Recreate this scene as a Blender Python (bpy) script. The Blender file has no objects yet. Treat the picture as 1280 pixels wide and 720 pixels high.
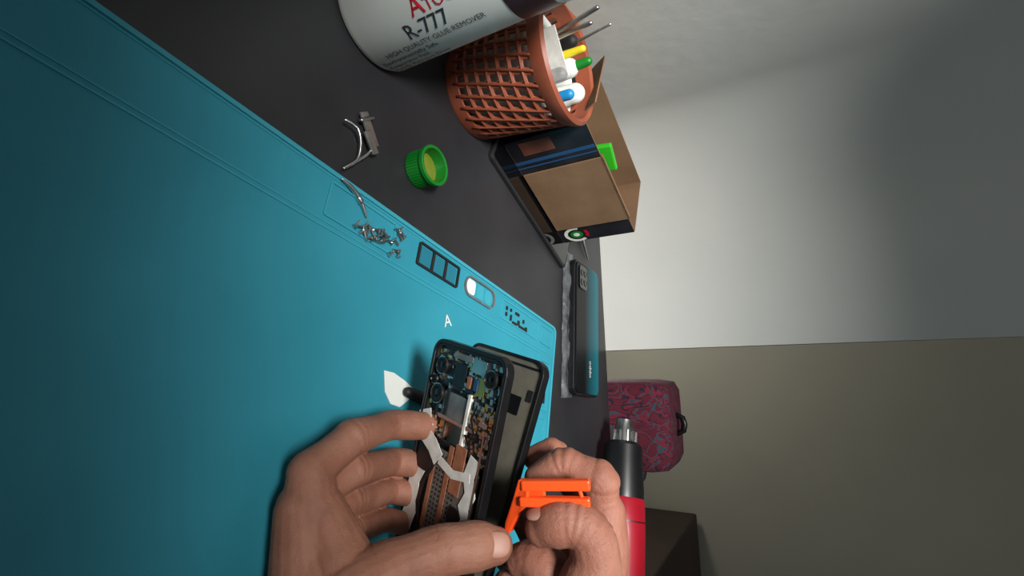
import bpy, bmesh, math, random
from mathutils import Vector, Matrix, noise
random.seed(4)
sc=bpy.context.scene
try:
    sc.view_settings.view_transform='Standard'
except Exception: pass
# ---------------------------------------------------------------- camera
F=620.0; TH=math.radians(30); H=0.25
CAM=Vector((0,0,H))
fw=Vector((0,math.cos(TH),-math.sin(TH)))
up=Vector((0,math.sin(TH),math.cos(TH))); rt=Vector((1,0,0))
Xc=(up*.994+rt*.111).normalized(); Dv=(rt*.994-up*.111).normalized()
def cw(x,y,w): return CAM+Xc*x+Dv*y+fw*w
def S(u,v,w): return cw((u-640)/F*w,(v-360)/F*w,w)
def G(u,v,z=0.0):
    r=fw+Xc*((u-640)/F)+Dv*((v-360)/F)
    return CAM+r*((z-H)/r.z)
cd=bpy.data.cameras.new('camera'); cam=bpy.data.objects.new('camera',cd)
sc.collection.objects.link(cam); sc.camera=cam
cd.sensor_fit='HORIZONTAL'; cd.sensor_width=36; cd.lens=36*F/1280; cd.clip_start=.01
R=Matrix((Xc,-Dv,-fw)).transposed()
cam.matrix_world=Matrix.Translation(CAM)@R.to_4x4()
# ---------------------------------------------------------------- materials
def lin(c):
    return tuple(((x/255)/12.92 if x/255<=.04045 else ((x/255+.055)/1.055)**2.4) for x in c)+(1,)
def mat(name,c1,c2=None,scale=30,rough=.5,metal=0,bump=0,bscale=None,coat=0,sss=0,trans=0,alpha=1,emis=None,contrast=.5):
    m=bpy.data.materials.new(name); m.use_nodes=True
    nt=m.node_tree; b=nt.nodes['Principled BSDF']
    b.inputs['Base Color'].default_value=lin(c1); b.inputs['Roughness'].default_value=rough
    b.inputs['Metallic'].default_value=metal; b.inputs['Coat Weight'].default_value=coat
    b.inputs['Transmission Weight'].default_value=trans; b.inputs['Alpha'].default_value=alpha
    tc=nt.nodes.new('ShaderNodeTexCoord')
    if c2:
        n=nt.nodes.new('ShaderNodeTexNoise'); n.inputs['Scale'].default_value=scale; n.inputs['Detail'].default_value=5
        r=nt.nodes.new('ShaderNodeValToRGB'); r.color_ramp.elements[0].position=.5-contrast/2*.7; r.color_ramp.elements[1].position=.5+contrast/2*.7
        r.color_ramp.elements[0].color=lin(c1); r.color_ramp.elements[1].color=lin(c2)
        nt.links.new(tc.outputs['Object'],n.inputs['Vector']); nt.links.new(n.outputs['Fac'],r.inputs['Fac']); nt.links.new(r.outputs['Color'],b.inputs['Base Color'])
    if bump:
        n2=nt.nodes.new('ShaderNodeTexNoise'); n2.inputs['Scale'].default_value=bscale or scale*4; n2.inputs['Detail'].default_value=4
        bp=nt.nodes.new('ShaderNodeBump'); bp.inputs['Strength'].default_value=bump; bp.inputs['Distance'].default_value=.001
        nt.links.new(tc.outputs['Object'],n2.inputs['Vector']); nt.links.new(n2.outputs['Fac'],bp.inputs['Height']); nt.links.new(bp.outputs['Normal'],b.inputs['Normal'])
    if sss:
        b.inputs['Subsurface Weight'].default_value=sss; b.inputs['Subsurface Radius'].default_value=(1,.35,.2); b.inputs['Subsurface Scale'].default_value=.004
    return m
def skinmat(name,base,dark,red):
    m=bpy.data.materials.new(name); m.use_nodes=True; nt=m.node_tree; b=nt.nodes['Principled BSDF']; L=nt.links.new
    tc=nt.nodes.new('ShaderNodeTexCoord')
    n=nt.nodes.new('ShaderNodeTexNoise'); n.inputs['Scale'].default_value=34; n.inputs['Detail'].default_value=6; n.inputs['Roughness'].default_value=.6
    r=nt.nodes.new('ShaderNodeValToRGB'); e=r.color_ramp.elements; e[0].position=.33; e[0].color=lin(dark); e[1].position=.68; e[1].color=lin(base)
    x=e.new(.50); x.color=lin(red)
    L(tc.outputs['Object'],n.inputs['Vector']); L(n.outputs['Fac'],r.inputs['Fac']); L(r.outputs['Color'],b.inputs['Base Color'])
    v=nt.nodes.new('ShaderNodeTexVoronoi'); v.feature='DISTANCE_TO_EDGE'; v.inputs['Scale'].default_value=700
    n3=nt.nodes.new('ShaderNodeTexNoise'); n3.inputs['Scale'].default_value=160; n3.inputs['Detail'].default_value=5; n3.inputs['Distortion'].default_value=1.2
    b1=nt.nodes.new('ShaderNodeBump'); b1.inputs['Strength'].default_value=.35; b1.inputs['Distance'].default_value=.0006
    b2=nt.nodes.new('ShaderNodeBump'); b2.inputs['Strength'].default_value=.4; b2.inputs['Distance'].default_value=.0014
    L(tc.outputs['Object'],v.inputs['Vector']); L(tc.outputs['Object'],n3.inputs['Vector'])
    L(v.outputs['Distance'],b1.inputs['Height']); L(n3.outputs['Fac'],b2.inputs['Height']); L(b1.outputs['Normal'],b2.inputs['Normal']); L(b2.outputs['Normal'],b.inputs['Normal'])
    b.inputs['Roughness'].default_value=.6; b.inputs['Specular IOR Level'].default_value=.35
    b.inputs['Subsurface Weight'].default_value=.08; b.inputs['Subsurface Radius'].default_value=(1,.35,.2); b.inputs['Subsurface Scale'].default_value=.003
    return m
M_table=mat('table_laminate',(34,34,37),(46,46,49),9,.45,bump=.15,bscale=400)
M_wall=mat('painted_plaster',(210,210,204),(220,219,213),4,.8,bump=.35,bscale=60)
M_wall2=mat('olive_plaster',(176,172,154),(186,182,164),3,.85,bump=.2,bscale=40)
M_floor=mat('pale_floor_tile',(150,150,142),(165,163,156),3,.4)
M_mat=mat('teal_silicone',(38,136,156),(46,146,166),12,.6,bump=.2,bscale=900)
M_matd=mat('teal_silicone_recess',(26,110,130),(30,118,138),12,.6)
M_matl=mat('teal_silicone_ridge',(54,154,172),None,12,.55)
M_blk=mat('black_plastic',(14,14,16),(22,22,24),60,.35)
M_blkm=mat('matte_black',(22,22,24),(30,30,32),60,.6)
M_glass=mat('black_glass',(8,9,12),None,rough=.08,coat=.6)
M_steel=mat('brushed_steel',(215,215,212),(180,180,180),80,.28,metal=1)
M_gold=mat('gold_contact',(225,180,105),None,rough=.3,metal=1)
M_white=mat('white_plastic',(228,232,226),(214,218,212),20,.5)
M_wtape=mat('white_tape',(232,230,224),(206,204,196),150,.6)
M_grey=mat('grey_shield',(100,102,104),(135,135,132),120,.35,metal=.4)
M_bgrey=mat('battery_foil',(96,92,88),(120,114,108),160,.45,metal=.2)
M_pcb=mat('dark_pcb',(12,20,28),(18,34,44),200,.4)
M_olive=mat('olive_grey_backing',(100,96,85),(114,109,96),90,.6)
M_copper=mat('copper_flex',(172,110,80),(140,92,70),180,.45,metal=.1,bump=.3,bscale=1200)
M_or=mat('orange_plastic',(255,92,34),(246,82,28),30,.38)
M_bask=mat('terracotta_plastic',(148,78,54),(130,66,44),40,.42)
M_green=mat('green_plastic',(8,108,30),(12,124,36),30,.4)
M_lgreen=mat('lime_plastic',(50,170,36),None,rough=.4)
M_yel=mat('yellow_plastic',(225,205,40),None,rough=.4)
M_amber=mat('amber_flux',(104,122,34),(130,132,52),60,.25)
M_blue=mat('blue_plastic',(30,130,190),None,rough=.4)
M_bline=mat('blue_print',(30,70,110),None,rough=.5)
M_card=mat('brown_cardboard',(126,97,70),(112,85,60),25,.85,bump=.15,bscale=300)
M_cardb=mat('printed_black_card',(20,20,24),(34,34,40),40,.4)
M_patch=mat('printed_copper_patch',(120,70,50),(90,55,45),60,.5)
M_red=mat('red_plastic',(170,20,40),(156,16,34),20,.35)
M_dred=mat('dark_red_print',(60,14,18),None,rough=.4)
M_txt=mat('dark_print',(44,44,54),None,rough=.5)
M_rtxt=mat('red_print',(190,20,34),None,rough=.5)
M_skin=skinmat('skin',(158,112,92),(130,86,68),(146,98,79))
M_skin2=skinmat('skin_pink',(166,116,98),(140,90,74),(154,102,84))
M_nail=mat('fingernail',(176,132,116),(164,118,102),60,.5)
M_wood=mat('dark_brown_wood',(66,48,40),(50,36,30),8,.6)
M_wrap=mat('clear_wrap',(150,154,156),(70,72,76),90,.25,bump=1,bscale=250,alpha=.4)
def gradmat():
    m=bpy.data.materials.new('gradient_glass_back'); m.use_nodes=True; nt=m.node_tree; b=nt.nodes['Principled BSDF']
    tc=nt.nodes.new('ShaderNodeTexCoord'); sp=nt.nodes.new('ShaderNodeSeparateXYZ'); r=nt.nodes.new('ShaderNodeValToRGB')
    mr=nt.nodes.new('ShaderNodeMapRange'); mr.inputs[1].default_value=-.04; mr.inputs[2].default_value=.04
    r.color_ramp.elements[0].color=lin((9,11,15)); r.color_ramp.elements[0].position=.38
    r.color_ramp.elements[1].color=lin((22,98,110)); r.color_ramp.elements[1].position=.88
    nt.links.new(tc.outputs['Object'],sp.inputs[0]); nt.links.new(sp.outputs['Y'],mr.inputs[0]); nt.links.new(mr.outputs[0],r.inputs[0]); nt.links.new(r.outputs[0],b.inputs['Base Color'])
    b.inputs['Roughness'].default_value=.4; b.inputs['Specular IOR Level'].default_value=.25
    return m
M_grad=gradmat()
def patmat():
    m=bpy.data.materials.new('patterned_fabric'); m.use_nodes=True; nt=m.node_tree; b=nt.nodes['Principled BSDF']
    tc=nt.nodes.new('ShaderNodeTexCoord'); n=nt.nodes.new('ShaderNodeTexNoise'); n.inputs['Scale'].default_value=6; n.inputs['Detail'].default_value=1; n.inputs['Distortion'].default_value=2.2
    r=nt.nodes.new('ShaderNodeValToRGB'); r.color_ramp.interpolation='CONSTANT'
    e=r.color_ramp.elements; e[0].color=lin((96,26,44)); e[0].position=0; e[1].position=.42; e[1].color=lin((38,28,48))
    x=e.new(.47); x.color=lin((114,30,50)); x=e.new(.55); x.color=lin((38,74,86)); x=e.new(.59); x.color=lin((92,24,42))
    nt.links.new(tc.outputs['Generated'],n.inputs['Vector'])
    nt.links.new(n.outputs['Fac'],r.inputs[0]); nt.links.new(r.outputs[0],b.inputs['Base Color']); b.inputs['Roughness'].default_value=.9
    return m
M_pat=patmat()
# ---------------------------------------------------------------- helpers
def mk(name,verts,faces,m,parent=None,M=None,smooth=False,bevel=0,recalc=True):
    me=bpy.data.meshes.new(name)
    me.from_pydata([tuple(v) for v in verts],[],faces)
    if recalc:
        bm=bmesh.new(); bm.from_mesh(me); bmesh.ops.recalc_face_normals(bm,faces=bm.faces); bm.to_mesh(me); bm.free()
    o=bpy.data.objects.new(name,me); sc.collection.objects.link(o)
    if m: me.materials.append(m)
    if M is not None: o.matrix_world=M
    if parent: o.parent=parent
    if smooth:
        for p in me.polygons: p.use_smooth=True
    if bevel:
        b=o.modifiers.new('bevel','BEVEL'); b.width=bevel; b.segments=2; b.limit_method='ANGLE'; b.angle_limit=.7
    return o
def empty(name):
    o=bpy.data.objects.new(name,None); sc.collection.objects.link(o); o.empty_display_size=.02; return o
def rr(cx,cy,sx,sy,r,n=6):
    out=[]
    r=min(r,sx/2-1e-5,sy/2-1e-5)
    for qx,qy,a0 in ((1,1,0),(-1,1,90),(-1,-1,180),(1,-1,270)):
        for i in range(n+1):
            a=math.radians(a0+90*i/n)
            out.append((cx+qx*(sx/2-r)+r*math.cos(a),cy+qy*(sy/2-r)+r*math.sin(a)))
    return out
def prism(name,loop,z0,z1,m,parent=None,M=None,bevel=0):
    n=len(loop); v=[(x,y,z0) for x,y in loop]+[(x,y,z1) for x,y in loop]
    f=[tuple(range(n))[::-1],tuple(range(n,2*n))]+[(i,(i+1)%n,n+(i+1)%n,n+i) for i in range(n)]
    return mk(name,v,f,m,parent,M,bevel=bevel)
def ring(name,lo,li,z0,z1,m,parent=None,M=None,bevel=0):
    n=len(lo); v=[(x,y,z0) for x,y in lo]+[(x,y,z1) for x,y in lo]+[(x,y,z0) for x,y in li]+[(x,y,z1) for x,y in li]
    f=[]
    for i in range(n):
        j=(i+1)%n
        f+=[(i,j,n+j,n+i),(2*n+j,2*n+i,3*n+i,3*n+j),(n+i,n+j,3*n+j,3*n+i),(j,i,2*n+i,2*n+j)]
    return mk(name,v,f,m,parent,M,bevel=bevel)
def boxm(name,x0,x1,y0,y1,z0,z1,m,parent=None,M=None,bevel=0):
    return prism(name,[(x0,y0),(x1,y0),(x1,y1),(x0,y1)],z0,z1,m,parent,M,bevel)
def catmull(pts,step):
    out=[]; P=[Vector(p) for p in pts]; n=len(P)
    for i in range(n-1):
        p0=P[i-1] if i>0 else P[0]*2-P[1]; p1=P[i]; p2=P[i+1]; p3=P[i+2] if i+2<n else P[-1]*2-P[-2]
        L=(Vector(p2[:3])-Vector(p1[:3])).length; k=max(2,int(L/step))
        for j in range(k):
            t=j/k
            out.append(.5*((2*p1)+(p2-p0)*t+(2*p0-5*p1+4*p2-p3)*t*t+(3*p1-p0-3*p2+p3)*t**3))
    out.append(P[-1]); return out
def sweep(pts,seg=14,step=.002,caps=True,flat=None):
    c=catmull(pts,step)
    if caps:
        def cap(a,b):
            p=Vector(a[:3]); d=(p-Vector(b[:3])).normalized(); r=a[3]
            return [Vector((*(p+d*r*math.sin(t)),r*math.cos(t))) for t in (.35,.7,1.0,1.25,1.45,1.54)]
        c=cap(c[0],c[1])[::-1]+c+cap(c[-1],c[-2])
    V=[];Fc=[]
    t=(Vector(c[1][:3])-Vector(c[0][:3])).normalized()
    n=t.orthogonal().normalized()
    for i,p in enumerate(c):
        a=Vector(c[max(i-1,0)][:3]); b=Vector(c[min(i+1,len(c)-1)][:3]); t=(b-a).normalized()
        n=(n-t*n.dot(t)).normalized(); bn=t.cross(n)
        for k in range(seg):
            an=2*math.pi*k/seg
            V.append(Vector(p[:3])+(n*math.cos(an)+bn*math.sin(an))*max(p[3],1e-5))
    m=len(c)
    for i in range(m-1):
        for k in range(seg):
            k2=(k+1)%seg
            Fc.append((i*seg+k,i*seg+k2,(i+1)*seg+k2,(i+1)*seg+k))
    Fc.append(tuple(range(seg))[::-1]); Fc.append(tuple((m-1)*seg+k for k in range(seg)))
    return V,Fc
def tube(name,pts,m,parent=None,seg=12,step=.003,caps=True,M=None):
    V,Fc=sweep([Vector(p) for p in pts],seg,step,caps)
    return mk(name,V,Fc,m,parent,M,smooth=True)
def lathe(name,prof,m,parent=None,M=None,seg=48,smooth=True):
    V=[];Fc=[]
    for r,z in prof:
        for k in range(seg):
            a=2*math.pi*k/seg; V.append((max(r,1e-5)*math.cos(a),max(r,1e-5)*math.sin(a),z))
    for i in range(len(prof)-1):
        for k in range(seg):
            k2=(k+1)%seg; Fc.append((i*seg+k,i*seg+k2,(i+1)*seg+k2,(i+1)*seg+k))
    o=mk(name,V,Fc,m,parent,M,smooth=smooth)
    if smooth:
        e=o.modifiers.new('es','EDGE_SPLIT'); e.split_angle=.6
    return o
def ellips(name,c,axes,m,parent=None,rot=None):
    bm=bmesh.new(); bmesh.ops.create_uvsphere(bm,u_segments=24,v_segments=16,radius=1)
    for v in bm.verts:
        for k in (0,1):
            v.co[k]=math.copysign(abs(v.co[k])**.8,v.co[k])
    me=bpy.data.meshes.new(name); bm.to_mesh(me); bm.free()
    o=bpy.data.objects.new(name,me); sc.collection.objects.link(o); me.materials.append(m)
    for p in me.polygons:p.use_smooth=True
    Mx=(rot.to_4x4() if rot else Matrix.Identity(4))@Matrix.Diagonal((*axes,1))
    o.matrix_world=Matrix.Translation(c)@Mx
    if parent:o.parent=parent
    return o
def frame(o,x,y,z):
    return Matrix.Translation(o)@Matrix((x,y,z)).transposed().to_4x4()
def textmesh(s,size):
    cu=bpy.data.curves.new('t','FONT'); cu.body=s; cu.size=size; cu.resolution_u=2
    o=bpy.data.objects.new('t',cu); sc.collection.objects.link(o)
    bpy.context.view_layer.update()
    me=bpy.data.meshes.new_from_object(o.evaluated_get(bpy.context.evaluated_depsgraph_get()))
    V=[v.co.copy() for v in me.vertices]; Fc=[tuple(p.vertices) for p in me.polygons]
    bpy.data.objects.remove(o); bpy.data.meshes.remove(me)
    return V,Fc
Z=Vector((0,0,1))
# ---------------------------------------------------------------- room
ex=Vector((.987,-.162,0)).normalized(); ey=Vector((.162,.987,0)).normalized()
O=Vector((-.183,.731,0)); RM=frame(O,ex,ey,Z)
boxm('wall_back',.118,.292,.0,.10,-.75,1.7,M_wall,M=RM)
lo=[(-.12,-2.2),(0,-2.2)]+[(.12-.12*math.cos(math.radians(a)),-.12+.12*math.sin(math.radians(a))) for a in range(0,91,3)]+[(.12,.10),(-.12,.10)]
wl=prism('wall_left',lo,-.75,1.7,M_wall,M=RM)
for p in wl.data.polygons: p.use_smooth=True
e_=wl.modifiers.new('es','EDGE_SPLIT'); e_.split_angle=.4
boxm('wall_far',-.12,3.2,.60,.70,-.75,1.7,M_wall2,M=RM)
boxm('floor',-.12,3.2,-2.2,.70,-.80,-.75,M_floor,M=RM)
t=empty('workbench')
prism('top',[(0,-1.0),(1.15,-1.0),(1.15,-.001),(.12,-.001),(.06,-.018),(.018,-.06),(.001,-.12)],-.028,0,M_table,t,RM,bevel=.001)
for i,(a,b) in enumerate(((.06,-.16),(1.08,-.06),(.03,-.96),(1.08,-.96))):
    boxm('leg_%d'%(i+1),a,a+.04,b-.0,b+.04,-.75,-.028,M_blk,t,RM)
# ---------------------------------------------------------------- repair mat
C=G(693,410); e1=Vector((-.42,-.907,0)).normalized(); g1=Vector((.907,-.42,0)).normalized()
MM=frame(C,g1,-e1,Z)   # x=g, y=-e
mt=empty('silicone_repair_mat')
prism('base',rr(.215,-.31,.43,.62,.008),0.0,.0025,M_mat,mt,MM,bevel=.0008)
ring('outer_rim',rr(.215,-.31,.428,.618,.008),rr(.215,-.31,.422,.612,.006),.0025,.0038,M_matl,mt,MM,bevel=.0004)
def groove(name,x0,x1,y0,y1,w=.0012,m=M_matd,r=.002,h=.0034):
    cx,cy=(x0+x1)/2,(y0+y1)/2
    return ring(name,rr(cx,cy,x1-x0,y1-y0,r),rr(cx,cy,x1-x0-2*w,y1-y0-2*w,max(r-w,.0004)),.0024,h,m,mt,MM)
groove('strip_ridge',.0385,.42,-.60,-.036,.001,M_matl,.004,.0032)
groove('strip_inner',.005,.036,-.60,-.005,.0008,M_matl,.004,.0030)
def recess(name,x0,x1,y0,y1,m,r=.002,h=.0028):
    prism(name,rr((x0+x1)/2,(y0+y1)/2,x1-x0,y1-y0,r),.0024,h,m,mt,MM)
groove('tray_rim',.008,.027,-.244,-.192,.0016,M_blkm,.002,.0045)
for i in range(3):
    recess('tray_cell_%d'%i,.0105,.0245,-.2405+i*.0162,-.2275+i*.0162,M_matd,.001,.0031)
for i in range(2):
    recess('tray_bar_%d'%i,.0096,.0254,-.2272+i*.0162,-.2246+i*.0162,M_blkm,.0003,.0040)
groove('oval_rim',.008,.027,-.182,-.134,.0016,M_grey,.0092,.0045)
recess('oval_pad',.011,.024,-.179,-.166,M_white,.003,.0034)
recess('oval_pad_b',.011,.024,-.163,-.153,M_matl,.001,.0032)
recess('oval_pad_c',.011,.024,-.150,-.139,M_matl,.004,.0032)
groove('slot_rim',.008,.028,-.120,-.045,.0010,M_matl,.002,.0034)
for i,(a,b,l,w) in enumerate(((.013,-.112,.004,.003),(.019,-.112,.004,.003),(.013,-.104,.003,.003),(.019,-.103,.006,.003),(.024,-.098,.003,.009),(.013,-.094,.003,.008),(.020,-.088,.005,.004),(.024,-.085,.003,.012),(.016,-.078,.004,.003),(.022,-.072,.005,.004))):
    recess('slot_%d'%i,a,a+l,b,b+w,M_blkm,.0008,.0034)
groove('screw_tray_rim',.008,.032,-.33,-.27,.0010,M_matl,.002,.0036)
groove('corner_tray',.008,.028,-.038,-.010,.0010,M_matl,.002,.0036)
for i in range(3):
    groove('side_tray_%d'%i,.045+i*.06,.097+i*.06,-.032,-.010,.0010,M_matl,.002,.0036)
recess('side_slot_a',.050,.062,-.022,-.014,M_blkm,.001,.0034)
recess('side_slot_b',.075,.090,-.024,-.016,M_blkm,.001,.0034)
V,Fc=textmesh('A',.014)
Lp=G(556,409,.0027)
mk('printed_logo',[Lp+Vector((-v.y,v.x,0)) for v in V],Fc,M_wtape,mt,recalc=False)
V,Fc=textmesh('tools',.005)
Lp=G(554,416,.0027)
mk('printed_caption',[Lp+Vector((-v.y+.004,v.x-.006,0)) for v in V],Fc,M_matl,mt,recalc=False)
# screws
sv=[];sf=[]
def addm(V,Fc):
    o=len(sv); sv.extend(V); sf.extend([tuple(i+o for i in f) for f in Fc])
pos=[(450,283),(455,286),(460,290),(463,284),(466,291),(472,296),(477,291),(480,300),(484,296),(470,287),(456,293),(476,302),(497,288),(500,295),(494,313),(499,316),(502,286),(490,316),(462,297),(486,301),(452,290),(482,292),(468,300),(447,279),(458,281),(503,292),(496,303)]
for (u,v) in pos:
    p=G(u,v,.0048); a=random.uniform(0,6.28); d=Vector((math.cos(a),math.sin(a),0))
    V,Fc=sweep([Vector((*(p-d*.0026),.0008)),Vector((*(p+d*.0026),.0008))],8,.002,False); addm(V,Fc)
    V,Fc=sweep([Vector((*(p+d*.0026),.0017)),Vector((*(p+d*.0036),.0017))],10,.002,False); addm(V,Fc)
mk('loose_screws',sv,sf,M_steel)
tw=empty('steel_probe')
tube('shaft',[(*G(458,271,.0045),.0006),(*G(453,256,.0045),.0015),(*G(446,243,.0045),.0018),(*G(437,232,.005),.0015),(*G(428,224,.005),.0009)],M_steel,tw,10)
tube('collar',[(*G(451,252,.0046),.0021),(*G(449,248,.0046),.0021)],M_steel,tw,10)
cl=empty('metal_clip')
tube('wire_loop',[(*G(432,150,.006),.0011),(*G(447,160,.008),.0011),(*G(451,180,.008),.0011),(*G(446,200,.006),.0011),(*G(430,210,.004),.0011)],M_steel,cl,8)
P=G(461,160,.004); 
boxm('plate',-.011,.013,-.0035,.0035,-.001,.001,M_steel,cl,frame(P,Vector((.95,.3,0)).normalized(),Vector((-.3,.95,0)).normalized(),Z),bevel=.0004)
P2=G(465,178,.006)
boxm('tab',-.008,.008,-.004,.002,-.001,.001,M_steel,cl,frame(P2,Vector((.8,.3,0)).normalized(),Vector((-.3,.8,0)).normalized(),Z),bevel=.0004)
tube('hinge_pin',[(*G(452,150,.005),.0015),(*G(466,147,.005),.0015)],M_steel,cl,8)
tube('wire_arm',[(*G(440,205,.003),.001),(*G(460,192,.005),.001),(*G(468,180,.006),.001)],M_steel,cl,8)
# ---------------------------------------------------------------- green cap
gp=G(521,213,0); gc=empty('green_bottle_cap'); GM=Matrix.Translation(gp)
prof=[(0,.0),(.0125,.0),(.0138,.001),(.0142,.015),(.0157,.0155),(.0157,.0185),(.0145,.019),(.0132,.0185),(.0128,.006),(0,.006)]
lathe('shell',prof,M_green,gc,GM)
for k in range(40):
    a=2*math.pi*k/40
    boxm('rib_%d'%k,.0136,.0145,-.0004,.0004,.001,.0145,M_green,gc,GM@Matrix.Rotation(a,4,'Z'))
lathe('flux_paste',[(0,.0105),(.007,.0102),(.0129,.0085),(.0129,.006)],M_amber,gc,GM)
# ---------------------------------------------------------------- basket
bc=Vector((-.187,.400,0)); bk=empty('pen_basket'); BM=Matrix.Translation(bc)
HB=.100
def brad(z): return .0415+ .0095*(z/HB)
rows,cols=7,26
K=6
seg=cols*K; nr=rows*5
V=[];Fc=[]
zlo,zhi=.010,.088
tw_=6.5
for j in range(nr+1):
    z=zlo+(zhi-zlo)*j/nr
    for i in range(seg):
        a=2*math.pi*(i/seg)+z*tw_
        rr_=brad(z)+(.0007 if (j%5)==0 else 0)
        V.append((rr_*math.cos(a),rr_*math.sin(a),z))
for j in range(nr):
    for i in range(seg):
        hole=(i%K) in (1,2,3) and (j%5) in (1,2,3)
        if hole: continue
        i2=(i+1)%seg; Fc.append((j*seg+i,j*seg+i2,(j+1)*seg+i2,(j+1)*seg+i))
w=mk('woven_wall',V,Fc,M_bask,bk,BM,smooth=True); s=w.modifiers.new('s','SOLIDIFY'); s.thickness=.0024
b=w.modifiers.new('b','BEVEL'); b.width=.0004; b.segments=1
lathe('rim',[(brad(.088)-.0022,.086),(brad(.088)+.0012,.086),(brad(.1)+.0035,.0945),(brad(.1)+.0035,.0990),(brad(.1)+.001,.1015),(brad(.1)-.0022,.0995),(brad(.088)-.0022,.086)],M_bask,bk,BM)
lathe('base',[(0,0),(brad(0)+.001,0),(brad(0)+.0018,.002),(brad(.011)+.0008,.0115),(brad(.011)-.002,.0115),(brad(.0)-.003,.003),(0,.003)],M_bask,bk,BM)
for q in range(cols):
    a0=2*math.pi*(q+5.0/K)/cols
    tube('rib_%d'%q,[( (brad(z)+.0006)*math.cos(a0+z*tw_),(brad(z)+.0006)*math.sin(a0+z*tw_),z,.0013) for z in (.008,.022,.036,.05,.064,.078,.09)],M_bask,bk,6,.01,False,BM)
for q in range(1,rows):
    z=zlo+(zhi-zlo)*q/rows
    lathe('hoop_%d'%q,[(brad(z)-.001,z-.0014),(brad(z)+.0008,z-.0012),(brad(z)+.0014,z),(brad(z)+.0008,z+.0012),(brad(z)-.001,z+.0014)],M_bask,bk,BM)
ct=empty('basket_contents')
V=[];Fc=[];n=40
for j in range(13):
    z=.006+.078*j/12
    for i in range(n):
        a=2*math.pi*i/n; r=(brad(z)-.006)*(1-.14*abs(noise.noise(Vector((math.cos(a)*2.5,math.sin(a)*2.5,z*40)))))
        V.append((r*math.cos(a),r*math.sin(a),z))
for j in range(12):
    for i in range(n):
        Fc.append((j*n+i,j*n+(i+1)%n,(j+1)*n+(i+1)%n,(j+1)*n+i))
o=mk('crumpled_plastic_bag',V,Fc,M_white,ct,BM,smooth=True); s=o.modifiers.new('s','SOLIDIFY'); s.thickness=.0006
def rod(n,a,b,r,m,r2=None,seg=12): tube(n,[(*a,r),(*b,r2 or r)],m,ct,seg)
rod('steel_probe_1',(-.195,.395,.01),(-.222,.402,.128),.0022,M_steel)
rod('steel_probe_2',(-.190,.405,.01),(-.214,.420,.132),.0018,M_steel,.0012)
rod('steel_probe_3',(-.20,.39,.01),(-.205,.389,.125),.0028,M_steel,.002)
rod('dropper_bottle',(-.180,.400,.012),(-.182,.404,.097),.0085,M_white)
rod('dropper_cap',(-.182,.404,.100),(-.1835,.406,.114),.0044,M_green,.0038)
rod('yellow_stick',(-.195,.403,.012),(-.193,.401,.112),.0055,M_yel,.003)
rod('blue_tube',(-.158,.392,.012),(-.156,.393,.099),.0045,M_blue)
rod('white_tube',(-.172,.385,.012),(-.170,.383,.097),.006,M_wrap)
rod('white_tube_b',(-.170,.415,.012),(-.166,.420,.094),.009,M_white)
rod('dark_marker',(-.205,.410,.012),(-.209,.414,.098),.006,M_blkm)
boxm('paper_card',-.02,.02,-.0006,.0006,.01,.104,M_wtape,ct,Matrix.Translation((-.19,.385,0))@Matrix.Rotation(.5,4,'Z')@Matrix.Rotation(.1,4,'X'))
# ---------------------------------------------------------------- box
A=Vector((-.145,.438,0)); bx=Vector((.62,.785,0)).normalized(); by=Vector((-.785,.62,0)).normalized()
BX=frame(A,bx,by,Z)
sl=empty('black_tablet')
prism('body',rr(.078,.030,.185,.115,.006),0,.005,M_blkm,sl,BX@Matrix.Translation((.004,0,0)),bevel=.001)
prism('screen',rr(.078,.030,.178,.108,.004),.005,.0053,M_glass,sl,BX@Matrix.Translation((.004,0,0)))
cb=empty('cardboard_box'); Lb,Wb,Hb=.157,.082,.094; z0=.0055
th=.0012
def pan(n,x0,x1,y0,y1,za,zb,m): boxm(n,x0,x1,y0,y1,za,zb,m,cb,BX,bevel=.0003)
pan('front_outer',0,Lb,0,th,z0,Hb,M_cardb); pan('front_inner',th,Lb-th,th,2*th,z0,Hb,M_card)
pan('back_outer',0,Lb,Wb-th,Wb,z0,Hb,M_cardb); pan('back_inner',th,Lb-th,Wb-2*th,Wb-th,z0,Hb+.001,M_card)
pan('end_l_outer',0,th,0,Wb,z0,Hb-.012,M_cardb); pan('end_l_inner',th,2*th,th,Wb-th,z0,Hb-.012,M_card)
pan('end_r_outer',Lb-th,Lb,0,Wb,z0,Hb,M_cardb); pan('end_r_inner',Lb-2*th,Lb-th,th,Wb-th,z0,Hb+.001,M_card)
pan('bottom',0,Lb,0,Wb,z0,z0+th,M_card)
pan('folded_flap',.042,.132,-.0028,-.0008,.008,Hb+.002,M_card)
pan('flap_hinge',.042,.132,-.0028,.0026,Hb,Hb+.002,M_card)
pan('blue_stripe',.026,.030,-.0006,0,z0,Hb-.001,M_bline); pan('blue_stripe_b',.034,.0355,-.0006,0,z0,Hb-.001,M_bline)
pan('copper_label',.004,.020,-.0006,0,.020,.055,M_patch)
boxm('side_flap',0,.0015,.004,Wb-.004,0,.03,M_card,cb,BX@Matrix.Translation((0,0,Hb-.012))@Matrix.Rotation(-.5,4,'Y'))
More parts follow.
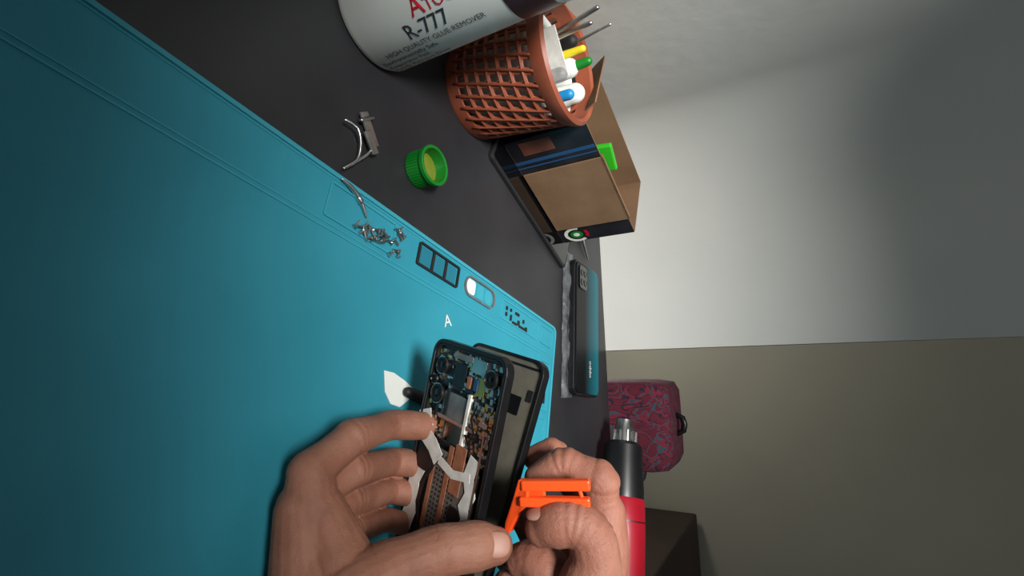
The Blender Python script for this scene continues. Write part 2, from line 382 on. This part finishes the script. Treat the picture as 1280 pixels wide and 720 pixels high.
for nm,r0,r1,a0,a1,m in (('logo_white',.0085,.0118,-200,40,M_wtape),('logo_red',.0085,.0118,60,120,M_red),('logo_green',0,.006,0,360,M_green),('logo_white_b',0,.003,0,360,M_wtape)):
    V=[];Fc=[];k=24
    for i in range(k+1):
        a=math.radians(a0+(a1-a0)*i/k)
        for r in (r0,r1): V.append((.1450+r*math.cos(a),-.0008-(.0002 if nm=='logo_white_b' else 0),.028+1.3*r*math.sin(a)))
    for i in range(k): Fc.append((2*i,2*i+1,2*i+3,2*i+2))
    mk(nm,V,Fc,m,cb,BX,recalc=False)
boxm('green_scraper',.028,.060,.006,.012,.03,.108,M_lgreen,None,BX@Matrix.Translation((0,.004,0))@Matrix.Rotation(.12,4,'Y'),bevel=.0015)
tube('thin_screwdriver',[(*G(728,298,.003),.002),(*G(731,310,.003),.0015),(*G(735,324,.002),.0008)],M_steel)
# ---------------------------------------------------------------- bottle
bo=Vector((-.207,.277,0)); br=.038; bt=empty('cleaner_bottle'); BT=Matrix.Translation(bo)
lathe('body',[(0,0),(br-.006,0),(br-.002,.0015),(br,.006),(br,.15),(br-.004,.162),(br-.018,.176),(.014,.182),(.014,.19),(0,.19)],M_white,bt,BT,64)
lathe('label_band',[(br+.0003,.114),(br+.0003,.140)],M_dred,bt,BT,64)
lathe('cap',[(.016,.186),(.016,.206),(.014,.208),(0,.208)],M_red,bt,BT,40)
tdir=Vector((.6,-.8,0)); ldir=Vector((-.8,-.6,0))
def btext(s,size,z,phi,m):
    V,Fc=textmesh(s,size); out=[]
    for v in V:
        ph=math.radians(phi)+v.y/br
        out.append(bo+(tdir*math.cos(ph)+ldir*math.sin(ph))*(br+.0005)+Z*(z+v.x))
    mk('label_text_'+s.split()[0].lower().replace('-','_'),out,Fc,m,bt,recalc=False)
btext('R-777',.0145,.042,-30,M_txt)
btext('A',.017,.054,-12,M_rtxt); btext('TOOLS',.0105,.066,-12,M_rtxt)
btext('CLEANING SOLUTION',.0050,.056,8,M_txt)
btext('HIGH QUALITY GLUE REMOVER',.0058,.016,-40,M_txt)
btext('Environmentally Safe',.0058,.008,-49,M_txt)
btext('Evaporates Fast',.0058,.008,-58,M_txt)
btext('Ready Remove Dust',.0060,.008,-67,M_txt)
btext('Range Of Multi',.0060,.008,-76,M_txt)
# ---------------------------------------------------------------- phone on table
px=Vector((.163,-.050,0)).normalized(); py=Vector((-px.y,px.x,0))
PM=frame(Vector((.062,.590,0)),px,py,Z)
tp=empty('smartphone')
prism('bumper',rr(0,0,.168,.078,.010),.003,.012,M_blk,tp,PM,bevel=.0015)
prism('rear_glass',rr(0,0,.163,.073,.009),.012,.0134,M_grad,tp,PM,bevel=.0006)
prism('camera_island',rr(-.062,-.018,.030,.024,.005),.0134,.0148,M_glass,tp,PM,bevel=.0005)
for i,(a,b_) in enumerate(((-.068,-.022),(-.056,-.022),(-.068,-.012),(-.056,-.012))):
    lathe('lens_%d'%i,[(.0042,.0145),(.0042,.0154),(.003,.0154),(.0028,.0150),(0,.0150)],M_glass,tp,PM@Matrix.Translation((a,b_,0)),20)
V,Fc=textmesh('oddo',.010)
mk('maker_mark',[(.040+v.x,.004+v.y,.0137) for v in V],Fc,M_wtape,tp,PM,recalc=False)
V=[];Fc=[];nx,ny=90,12
for i in range(nx+1):
    for j in range(ny+1):
        x=-.088+.176*i/nx; y=-.052+.022*j/ny
        q=noise.noise(Vector((x*70,y*90,1)))*.5+.5
        V.append((x+.002*noise.noise(Vector((x*40,y*40,5))),y+.004*noise.noise(Vector((x*60,0,7))),.0015+.007*q*min(1,j/3+.1)))
for i in range(nx):
    for j in range(ny):
        a=i*(ny+1)+j; Fc.append((a,a+ny+1,a+ny+2,a+1))
mk('clear_plastic_wrap',V,Fc,M_wrap,None,PM,smooth=True,recalc=False)
# ---------------------------------------------------------------- heat gun
hg=empty('heat_gun')
n0=Vector((.188,.624,.036)); n1=Vector((.345,.540,.036)); hd=(n1-n0).normalized(); hy=Z.cross(hd).normalized()
HM=frame(n0,hy,hd.cross(hy),hd)
lathe('nozzle',[(.009,.0),(.0105,0),(.0105,.004),(.012,.012),(.0135,.016),(.0135,.022),(.016,.030),(.016,.034),(.009,.034),(.009,0)],M_steel,hg,HM)
for k in range(10):
    boxm('nozzle_fin_%d'%k,.012,.0165,-.0008,.0008,.014,.034,M_steel,hg,HM@Matrix.Rotation(k*.628,4,'Z'))
lathe('heat_shield',[(.010,.028),(.020,.028),(.0235,.032),(.0245,.05),(.0272,.085),(.0272,.093),(0,.093)],M_blk,hg,HM)
lathe('motor_housing',[(0,.092),(.0265,.092),(.0285,.096),(.030,.13),(.031,.2),(.028,.225),(.018,.24),(0,.242)],M_red,hg,HM)
lathe('housing_seam',[(.0292,.118),(.0302,.118),(.0302,.1195),(.0292,.1195)],M_dred,hg,HM)
hb=n0+hd*.20
tube('grip',[(*hb,.020),(*(hb+Vector((.02,-.04,-.008))),.019),(*(hb+Vector((.045,-.08,-.013))),.020),(*(hb+Vector((.06,-.105,-.012))),.021)],M_red,hg,16)
tube('cord',[(*(hb+Vector((.065,-.11,-.02))),.004),(*(hb+Vector((.09,-.13,-.031))),.004),(*(hb+Vector((.2,-.14,-.031))),.004),(*(hb+Vector((.4,-.1,-.031))),.004)],M_blk,hg,10,.01)
# ---------------------------------------------------------------- patterned backpack on a stool beyond the bench
bp_=empty('patterned_backpack')
CH0=RM@Matrix.Translation((.405,.10,0))
CH=CH0@Matrix.Diagonal((.80,.8,.92,1))
def cush(n,c,s,m,par,cr=.5):
    bm=bmesh.new(); bmesh.ops.create_cube(bm,size=1); me=bpy.data.meshes.new(n); bm.to_mesh(me); bm.free()
    o=bpy.data.objects.new(n,me); sc.collection.objects.link(o); me.materials.append(m)
    o.matrix_world=CH@Matrix.Translation(c)@Matrix.Diagonal((*s,1)); o.parent=par
    su=o.modifiers.new('s','SUBSURF'); su.levels=3; su.render_levels=3
    for e in me.polygons:e.use_smooth=True
    bv=me.attributes.new('crease_edge','FLOAT','EDGE')
    for d in bv.data: d.value=cr
    return o
cush('main_bag',(0,0,-.055),(.165,.13,.26),M_pat,bp_)
cush('front_pocket',(0,-.06,-.10),(.13,.04,.12),M_pat,bp_)
tube('shoulder_strap',[(.07,-.03,.02,.011),(.10,-.04,.01,.013),(.112,-.04,-.03,.013),(.10,-.03,-.10,.011),(.06,-.02,-.15,.009)],M_blkm,bp_,10,.01,True,CH)
tube('grab_handle',[(-.02,0,.065,.005),(-.012,0,.085,.005),(.012,0,.085,.005),(.02,0,.065,.005)],M_blk,bp_,10,.01,True,CH)
st=empty('wooden_stool')
lathe('seat',[(0,-.205),(.10,-.205),(.11,-.198),(.11,-.18),(.105,-.172),(0,-.172)],M_wood,st,CH0,40)
for k in range(4):
    a=math.pi/4+k*math.pi/2; c_,s_=math.cos(a),math.sin(a)
    tube('leg_%d'%(k+1),[(.07*c_,.07*s_,-.20,.014),(.085*c_,.085*s_,-.745,.012)],M_wood,st,10,.1,False,CH0)
kb=empty('wooden_cabinet')
KM=RM@Matrix.Translation((.672,.18,0))
boxm('carcass',0,.6,0,.40,-.75,-.01,M_wood,kb,KM,bevel=.004); boxm('door_panel_l',.02,.29,-.012,0,-.70,-.04,M_wood,kb,KM,bevel=.003); boxm('door_panel_r',.31,.58,-.012,0,-.70,-.04,M_wood,kb,KM,bevel=.003)
# ---------------------------------------------------------------- pry blade on mat
pb=empty('opening_blade')
pts=[(476,463),(488,466),(502,476),(514,487),(510,497),(495,509),(484,505),(477,490)]
lp=[(G(u,v).x,G(u,v).y) for u,v in pts]
prism('blade',lp,.0026,.0036,M_white,pb,bevel=.0003)
tube('grip',[(*G(510,490,.007),.0035),(*G(520,494,.007),.0042),(*G(545,505,.007),.0045),(*G(590,525,.007),.004)],M_blkm,pb,12)
# ---------------------------------------------------------------- held phone
T1=Vector((-.0487,.0307,.317)); Wv=Vector((.0474,.008,-.0506)); Lv=Vector((-.0276,.136,-.0043))
nin=Vector((.708,.164,.689))
def cdir(v): return (Xc*v.x+Dv*v.y+fw*v.z).normalized()
wd=Wv.length; ld=Lv.length
PX=cdir(Wv); PY=-cdir(Lv); PZ=PX.cross(PY).normalized(); PY=PZ.cross(PX)
M1=frame(cw(*T1),PX,PY,PZ)
hp=empty('disassembled_smartphone')
T=.0065
def q1(n,a0,a1,b0,b1,za,zb,m,r=.0006,bev=.0002):
    return prism(n,rr(wd*(a0+a1)/2,-ld*(b0+b1)/2,wd*(a1-a0),ld*(b1-b0),r,3),za,zb,m,hp,M1,bevel=bev)
ring('side_frame',rr(wd/2,-ld/2,wd,ld,.009),rr(wd/2,-ld/2,wd-.005,ld-.005,.0065),-T,0,M_blk,hp,M1,bevel=.0008)
ring('inner_lip',rr(wd/2,-ld/2,wd-.0048,ld-.0048,.0065),rr(wd/2,-ld/2,wd-.008,ld-.008,.005),-T,-.0012,M_blkm,hp,M1)
q1('midplate_upper',.04,.96,.02,.335,-T,-.0040,M_blkm)
q1('midplate_lower',.04,.96,.43,.98,-T,-.0040,M_blkm)
q1('midplate_left',.04,.28,.33,.44,-T,-.0040,M_blkm); q1('midplate_right',.74,.96,.33,.44,-T,-.0040,M_blkm)
q1('main_board',.06,.94,.03,.20,-.004,-.003,M_pcb); q1('main_board_b',.62,.94,.18,.44,-.004,-.003,M_pcb)
q1('antenna_plate',.26,.64,.215,.325,-.0034,-.002,M_grey)
q1('antenna_plate_top',.30,.56,.04,.065,-.003,-.0012,M_grey)
q1('shield_a',.56,.74,.04,.10,-.003,-.0014,M_steel); q1('shield_b',.66,.76,.11,.185,-.003,-.0018,M_gold)
q1('shield_c',.34,.50,.08,.18,-.003,-.0016,M_blk); q1('shield_d',.52,.62,.115,.19,-.003,-.0018,M_pcb)
q1('connector_blue',.63,.68,.12,.17,-.0018,-.0010,M_bline); q1('connector_orange',.54,.59,.12,.17,-.0018,-.0010,M_copper)
def lens(n,a,b,r,h=0):
    LM=M1@Matrix.Translation((wd*a,-ld*b,-.003))
    lathe(n+'_barrel',[(0,0),(r,0),(r,.0034+h),(r*.8,.0038+h),(r*.72,.0032+h),(r*.45,.0026+h),(0,.0026+h)],M_blk,hp,LM,28)
    lathe(n+'_ring',[(r*1.02,.0028+h),(r*1.12,.0028+h),(r*1.12,.0020+h)],M_steel,hp,LM,28)
    lathe(n+'_glass',[(0,.0033+h),(r*.3,.0031+h),(r*.45,.0027+h)],M_glass,hp,LM,28)
lens('camera_a',.17,.115,.0050); lens('camera_b',.18,.24,.0056); lens('camera_c',.83,.10,.0048)
lens('camera_d',.10,.185,.0028)
random.seed(11)
kinds={0:([],[]),1:([],[]),2:([],[])}
for i in range(320):
    if i<130: a=random.uniform(.07,.93); b_=random.uniform(.035,.20)
    elif i<285: a=random.uniform(.64,.93); b_=random.uniform(.2,.44)
    else: a=random.uniform(.06,.30); b_=random.uniform(.28,.42)
    k=random.choice((0,0,0,1,2)); Vv,Ff=kinds[k]
    sx=random.uniform(.0004,.0015); sy=random.uniform(.0004,.0015); zz=-.003+random.uniform(.0006,.0013); x=wd*a;y=-ld*b_
    o=len(Vv)
    for z_ in (-.0038,zz):
        Vv+= [(x-sx,y-sy,z_),(x+sx,y-sy,z_),(x+sx,y+sy,z_),(x-sx,y+sy,z_)]
    Ff+=[(o+4,o+5,o+6,o+7),(o,o+1,o+5,o+4),(o+1,o+2,o+6,o+5),(o+2,o+3,o+7,o+6),(o+3,o,o+4,o+7)]
for k,m in ((0,M_steel),(1,M_gold),(2,M_blk)):
    mk('board_parts_%d'%k,kinds[k][0],kinds[k][1],m,hp,M1)
for i,(a,b_) in enumerate(((.6,.235),(.92,.235),(.62,.33),(.9,.40),(.3,.055),(.7,.215),(.24,.40),(.1,.33),(.26,.33),(.8,.46))):
    lathe('screw_%d'%i,[(0,.0006),(.0008,.0006),(.0012,.0002),(.0012,-.001)],M_steel,hp,M1@Matrix.Translation((wd*a,-ld*b_,-.002)),12)
q1('bracket_bar',.30,.34,.20,.34,-.004,-.0012,M_blk); q1('bracket_edge',.60,.635,.19,.46,-.004,-.0008,M_wtape)
q1('bracket_bar_b',.24,.76,.318,.334,-.004,-.001,M_steel)
q1('battery',.10,.90,.47,.93,-.0045,-.0014,M_blk,.002)
q1('battery_sheet',.30,.76,.455,.90,-.0014,-.0010,M_bgrey,.001)
q1('copper_flex_a',.30,.35,.44,.92,-.0010,-.0006,M_copper,.0005); q1('copper_flex_b',.58,.72,.40,.60,-.0010,-.0004,M_copper,.0005)
q1('copper_flex_c',.50,.56,.42,.92,-.0010,-.0005,M_copper,.0005)
for i in range(7):
    for j in range(20):
        q1('vent_%d_%d'%(i,j),.375+.044*i,.393+.044*i,.475+.0205*j,.484+.0205*j,-.0010,-.0008,M_blkm,.0001,0)
q1('wing_left',.09,.30,.42,.58,-.0014,.0004,M_blk,.004,.0006)
q1('wing_right',.64,.80,.64,.82,-.0010,.0004,M_blk,.003,.0006)
def strip(n,pts,w,z,m):
    V=[];Fc=[]
    for i,(a,b_) in enumerate(pts):
        p=Vector((wd*a,-ld*b_,0)); A0=Vector((wd*pts[max(i-1,0)][0],-ld*pts[max(i-1,0)][1],0)); B0=Vector((wd*pts[min(i+1,len(pts)-1)][0],-ld*pts[min(i+1,len(pts)-1)][1],0))
        d=(B0-A0).normalized(); nn=Vector((-d.y,d.x,0))*w/2
        V+=[p+nn+Z*z,p-nn+Z*z]
    for i in range(len(pts)-1): Fc.append((2*i,2*i+1,2*i+3,2*i+2))
    o=mk(n,V,Fc,m,hp,M1,recalc=False); s=o.modifiers.new('s','SOLIDIFY'); s.thickness=.0004
strip('white_tape_left',[(.06,.33),(.10,.38),(.16,.41)],.012,-.0003,M_wtape)
strip('white_tape_cross',[(.08,.415),(.28,.455),(.40,.50)],.010,.0006,M_wtape)
strip('white_tape_cross_b',[(.40,.50),(.60,.525),(.82,.50)],.005,-.0001,M_wtape)
strip('white_tape_right',[(.84,.42),(.80,.50),(.86,.56),(.81,.62),(.87,.66),(.82,.74),(.86,.80),(.84,.92)],.009,-.0003,M_wtape)
strip('white_tape_low',[(.16,.56),(.10,.64),(.15,.74),(.10,.84)],.012,-.0003,M_wtape)
strip('coax_wire',[(.88,.30),(.9,.45),(.90,.6),(.92,.9)],.0012,0,M_steel)
strip('tape_diag',[(.34,.52),(.24,.62),(.22,.72),(.30,.82),(.22,.92)],.0035,-.0002,M_blk)
strip('coax_wire_b',[(.74,.22),(.70,.28),(.76,.33),(.72,.38),(.66,.35)],.0012,0,M_blk)
q1('speaker_box',.08,.92,.93,.975,-.004,-.0005,M_blkm)
# separated display half
L2=Lv-nin*.017
T2=T1+nin*.031
PY2=-cdir(L2); PZ2=PX.cross(PY2).normalized(); PY2=PZ2.cross(PX)
M2=frame(cw(*T2),PX,PY2,PZ2)
hd2=empty('separated_phone_screen')
ring('edge_frame',rr(wd/2,-ld/2,wd,ld,.009),rr(wd/2,-ld/2,wd-.0036,ld-.0036,.0075),-.0045,.0006,M_blk,hd2,M2,bevel=.0006)
prism('backing',rr(wd/2,-ld/2,wd-.003,ld-.003,.0075),-.0040,-.0008,M_olive,hd2,M2)
prism('glass',rr(wd/2,-ld/2,wd-.001,ld-.001,.0085),-.0055,-.0045,M_glass,hd2,M2)
def q2(n,a0,a1,b0,b1,za,zb,m):
    prism(n,rr(wd*(a0+a1)/2,-ld*(b0+b1)/2,wd*(a1-a0),ld*(b1-b0),.0006,3),za,zb,m,hd2,M2)
q2('driver_chip',.64,.82,.17,.25,-.0008,-.0003,M_blk); q2('flex_pad',.87,.93,.13,.18,-.0008,-.0004,M_blkm)
q2('adhesive_seam',.50,.512,.05,.95,-.0008,-.0005,M_blkm); q2('adhesive_top',.06,.94,.035,.045,-.0008,-.0004,M_blk)
# ---------------------------------------------------------------- orange pry tool
ot=empty('orange_pry_tool')
def poly3(n,pts,th,m,par):
    P=[S(*p) for p in pts]; c=sum(P,Vector())/len(P)
    nn=Vector()
    for i in range(len(P)): nn+=(P[i]-c).cross(P[(i+1)%len(P)]-c)
    nn.normalize()
    V=[p+nn*th/2 for p in P]+[p-nn*th/2 for p in P]; k=len(P)
    Fc=[tuple(range(k)),tuple(range(2*k-1,k-1,-1))]+[(i,(i+1)%k,k+(i+1)%k,k+i) for i in range(k)]
    mk(n,V,Fc,m,par,bevel=.0008)
poly3('wedge_blade',[(650,598,.252),(662,600,.250),(662,630,.250),(651,640,.254),(640,664,.258),(631,669,.260),(634,650,.260),(643,622,.256)],.004,M_or,ot)
def bar(n,a,b,wd_,th):
    A_=S(*a);B_=S(*b); d=(B_-A_).normalized(); s=d.cross(fw).normalized(); nn=s.cross(d)
    L=(B_-A_).length
    boxm(n,0,L,-wd_/2,wd_/2,-th/2,th/2,M_or,ot,frame(A_,d,nn.cross(d),nn),bevel=.001)
bar('prong_1',(652,606,.251),(738,606,.243),.0054,.0045)
bar('prong_2',(650,626,.251),(738,628,.243),.0050,.0045)
bar('prong_rib',(660,616,.251),(682,616,.247),.0035,.002)
bar('prong_bridge',(723,608,.2455),(728,624,.245),.002,.003)
# ---------------------------------------------------------------- hands
def hv(l): return [Vector((*S(u,v,w),r)) for (u,v,w,r) in l]
def finger(j,k=1.0):
    P=[S(*p) for p in j]
    def mx(a,b,t): return a.lerp(b,t)
    pts=[(P[0],.0100),(mx(P[0],P[1],.45),.0086),(mx(P[0],P[1],.85),.0087),(P[1],.0093),(mx(P[1],P[2],.3),.0085),(mx(P[1],P[2],.65),.0078),(P[2],.0082),(mx(P[2],P[3],.5),.0078),(P[3],.0066)]
    c=catmull([Vector((*p,r*k)) for p,r in pts],.0009)
    return crease(c,P,(1,2))
def crease(c,P,js,amp=.0008):
    out=[]
    for q in c:
        qq=Vector(q); p=Vector(q[:3])
        for jj in js:
            s_=(p-P[jj]).dot((P[jj+1]-P[jj-1]).normalized())
            if (p-P[jj]).length>.012: continue
            for off in (-.0026,0,.0026):
                qq[3]-=amp*(1 if off==0 else .7)*math.exp(-((s_-off)/.0006)**2)
        out.append(qq)
    return out
def thumb(l,js):
    pts=hv(l); P=[Vector(p[:3]) for p in pts]
    return crease(catmull(pts,.0009),P,js,.0008)
def hand(name,tubes,skin,nails,rawf):
    e=empty(name); V=[];Fc=[]
    for tb in tubes:
        v,f=sweep(tb,18,.003,True); o=len(V); V+=v; Fc+=[tuple(i+o for i in ff) for ff in f]
    for tb in rawf:
        v,f=sweep(tb,20,.1,True); o=len(V); V+=v; Fc+=[tuple(i+o for i in ff) for ff in f]
    ob=mk('skin_surface',V,Fc,skin,e)
    r=ob.modifiers.new('r','REMESH'); r.mode='VOXEL'; r.voxel_size=.0008; r.use_smooth_shade=True
    s=ob.modifiers.new('s','SMOOTH'); s.iterations=3; s.factor=.5
    for i,(c,d,nrm,lx,wx,off) in enumerate(nails):
        c=S(*c); d=(S(*d)-c).normalized(); nrm=cdir(Vector(nrm)); nrm=(nrm-d*nrm.dot(d)).normalized(); sd=d.cross(nrm)
        ellips('nail_%d'%(i+1),c+nrm*off,(lx,wx,.0022),M_nail,e,Matrix((d,sd,nrm)).transposed())
    return e
rf=[finger([(388,590,.244),(440,547,.268),(490,531,.300),(552,533,.316)],1.12),
    finger([(374,630,.240),(440,588,.270),(492,577,.312),(545,582,.319)],1.06),
    finger([(372,664,.238),(438,626,.272),(488,613,.310),(535,620,.319)],1.0),
    finger([(384,698,.236),(440,664,.268),(482,650,.302),(515,656,.313)],.88),
    thumb([(420,800,.220,.022),(440,750,.226,.0190),(478,720,.232,.0155),(515,702,.238,.0126),(548,690,.2425,.0128),(575,685,.245,.0118),(598,682,.2485,.0118),(618,682,.252,.0094)],(2,4))]
tb=[hv([(400,830,.222,.024),(398,760,.228,.020),(390,690,.236,.016),(388,605,.243,.012)]),
    hv([(400,830,.222,.024),(385,740,.230,.018),(376,640,.238,.0125)]),
    hv([(400,830,.222,.024),(385,760,.230,.018),(376,672,.237,.0115)]),
    hv([(410,830,.222,.022),(392,770,.230,.017),(388,705,.236,.0110)]),
    hv([(440,735,.230,.016),(420,690,.236,.015),(402,640,.241,.012)]),
    hv([(470,722,.232,.013),(425,720,.234,.016),(400,700,.236,.016)]),
    hv([(400,820,.222,.025),(395,1000,.205,.027),(380,1300,.185,.034),(370,1700,.160,.040)])]
hand('human_hand',tb,M_skin,[((614,681,.2512),(641,680,.2542),(.30,-.45,-.85),.0076,.0060,.0088)],rf)
rf=[finger([(756,700,.268),(750,600,.262),(706,580,.268),(672,597,.272)],1.12),
    finger([(728,700,.290),(722,612,.298),(692,566,.298),(668,572,.296)],1.08),
    finger([(700,735,.292),(672,680,.300),(648,640,.306),(630,620,.308)],.98),
    finger([(680,760,.290),(650,720,.296),(625,690,.300),(612,670,.303)],.88),
    thumb([(735,860,.250,.024),(730,790,.242,.020),(738,735,.240,.0160),(744,700,.241,.0128),(737,668,.242,.0118),(716,655,.243,.0110),(694,656,.245,.0110),(678,661,.2475,.0088)],(4,5))]
tb=[hv([(745,860,.262,.026),(750,780,.266,.020),(752,700,.268,.0125)]),
    hv([(735,860,.268,.024),(735,780,.280,.018),(730,710,.289,.0125)]),
    hv([(720,860,.275,.022),(708,800,.285,.017),(702,742,.291,.0115)]),
    hv([(710,860,.275,.022),(695,810,.285,.016),(682,765,.289,.0110)]),
    hv([(735,770,.255,.020),(725,730,.262,.018),(715,700,.268,.012)]),
    hv([(745,730,.250,.014),(754,690,.258,.0135),(756,640,.262,.0110)]),
    hv([(715,770,.256,.018),(690,722,.256,.013),(668,700,.260,.0105),(652,700,.264,.009)]),
    hv([(700,780,.262,.020),(665,745,.266,.013),(640,735,.270,.011)]),
    hv([(738,850,.262,.026),(745,1000,.26,.027),(760,1300,.26,.036),(780,1700,.26,.042)])]
hand('human_hand',tb,M_skin2,[((679,660,.2468),(655,664,.2485),(-.15,-.93,-.10),.0066,.0056,.0084)],rf)
# ---------------------------------------------------------------- lights
def look(o,tgt):
    d=(Vector(tgt)-o.location).normalized(); o.rotation_euler=d.to_track_quat('-Z','Y').to_euler()
l=bpy.data.lights.new('added_centre_spot','SPOT'); l.energy=120; l.spot_size=math.radians(22); l.spot_blend=.25; l.shadow_soft_size=.16; l.color=(1,.99,.96)  # added spot, cone shaped to light the centre and leave the sides dim
o=bpy.data.objects.new('added_centre_spot',l); sc.collection.objects.link(o); o.location=(-.12,-.30,1.05); look(o,(.03,.485,.03)); o.scale=(1.8,1,1)
l=bpy.data.lights.new('overhead_fill','AREA'); l.energy=1.8; l.size=.9; l.color=(.95,.98,1)  # soft area fill added overhead to set the ambient level
o=bpy.data.objects.new('overhead_fill',l); sc.collection.objects.link(o); o.location=(.3,.1,1.6); look(o,(.1,.5,0))
# added fill, hidden behind the end of the back wall to brighten the recess
l=bpy.data.lights.new('recess_fill','POINT'); l.energy=1.9; l.shadow_soft_size=.04; l.color=(1,.98,.94)
o=bpy.data.objects.new('recess_fill',l); sc.collection.objects.link(o); o.location=RM@Vector((.20,.24,-.12))
w=bpy.data.worlds.new('world'); sc.world=w; w.use_nodes=True
w.node_tree.nodes['Background'].inputs[0].default_value=(.85,.93,1,1); w.node_tree.nodes['Background'].inputs[1].default_value=.06
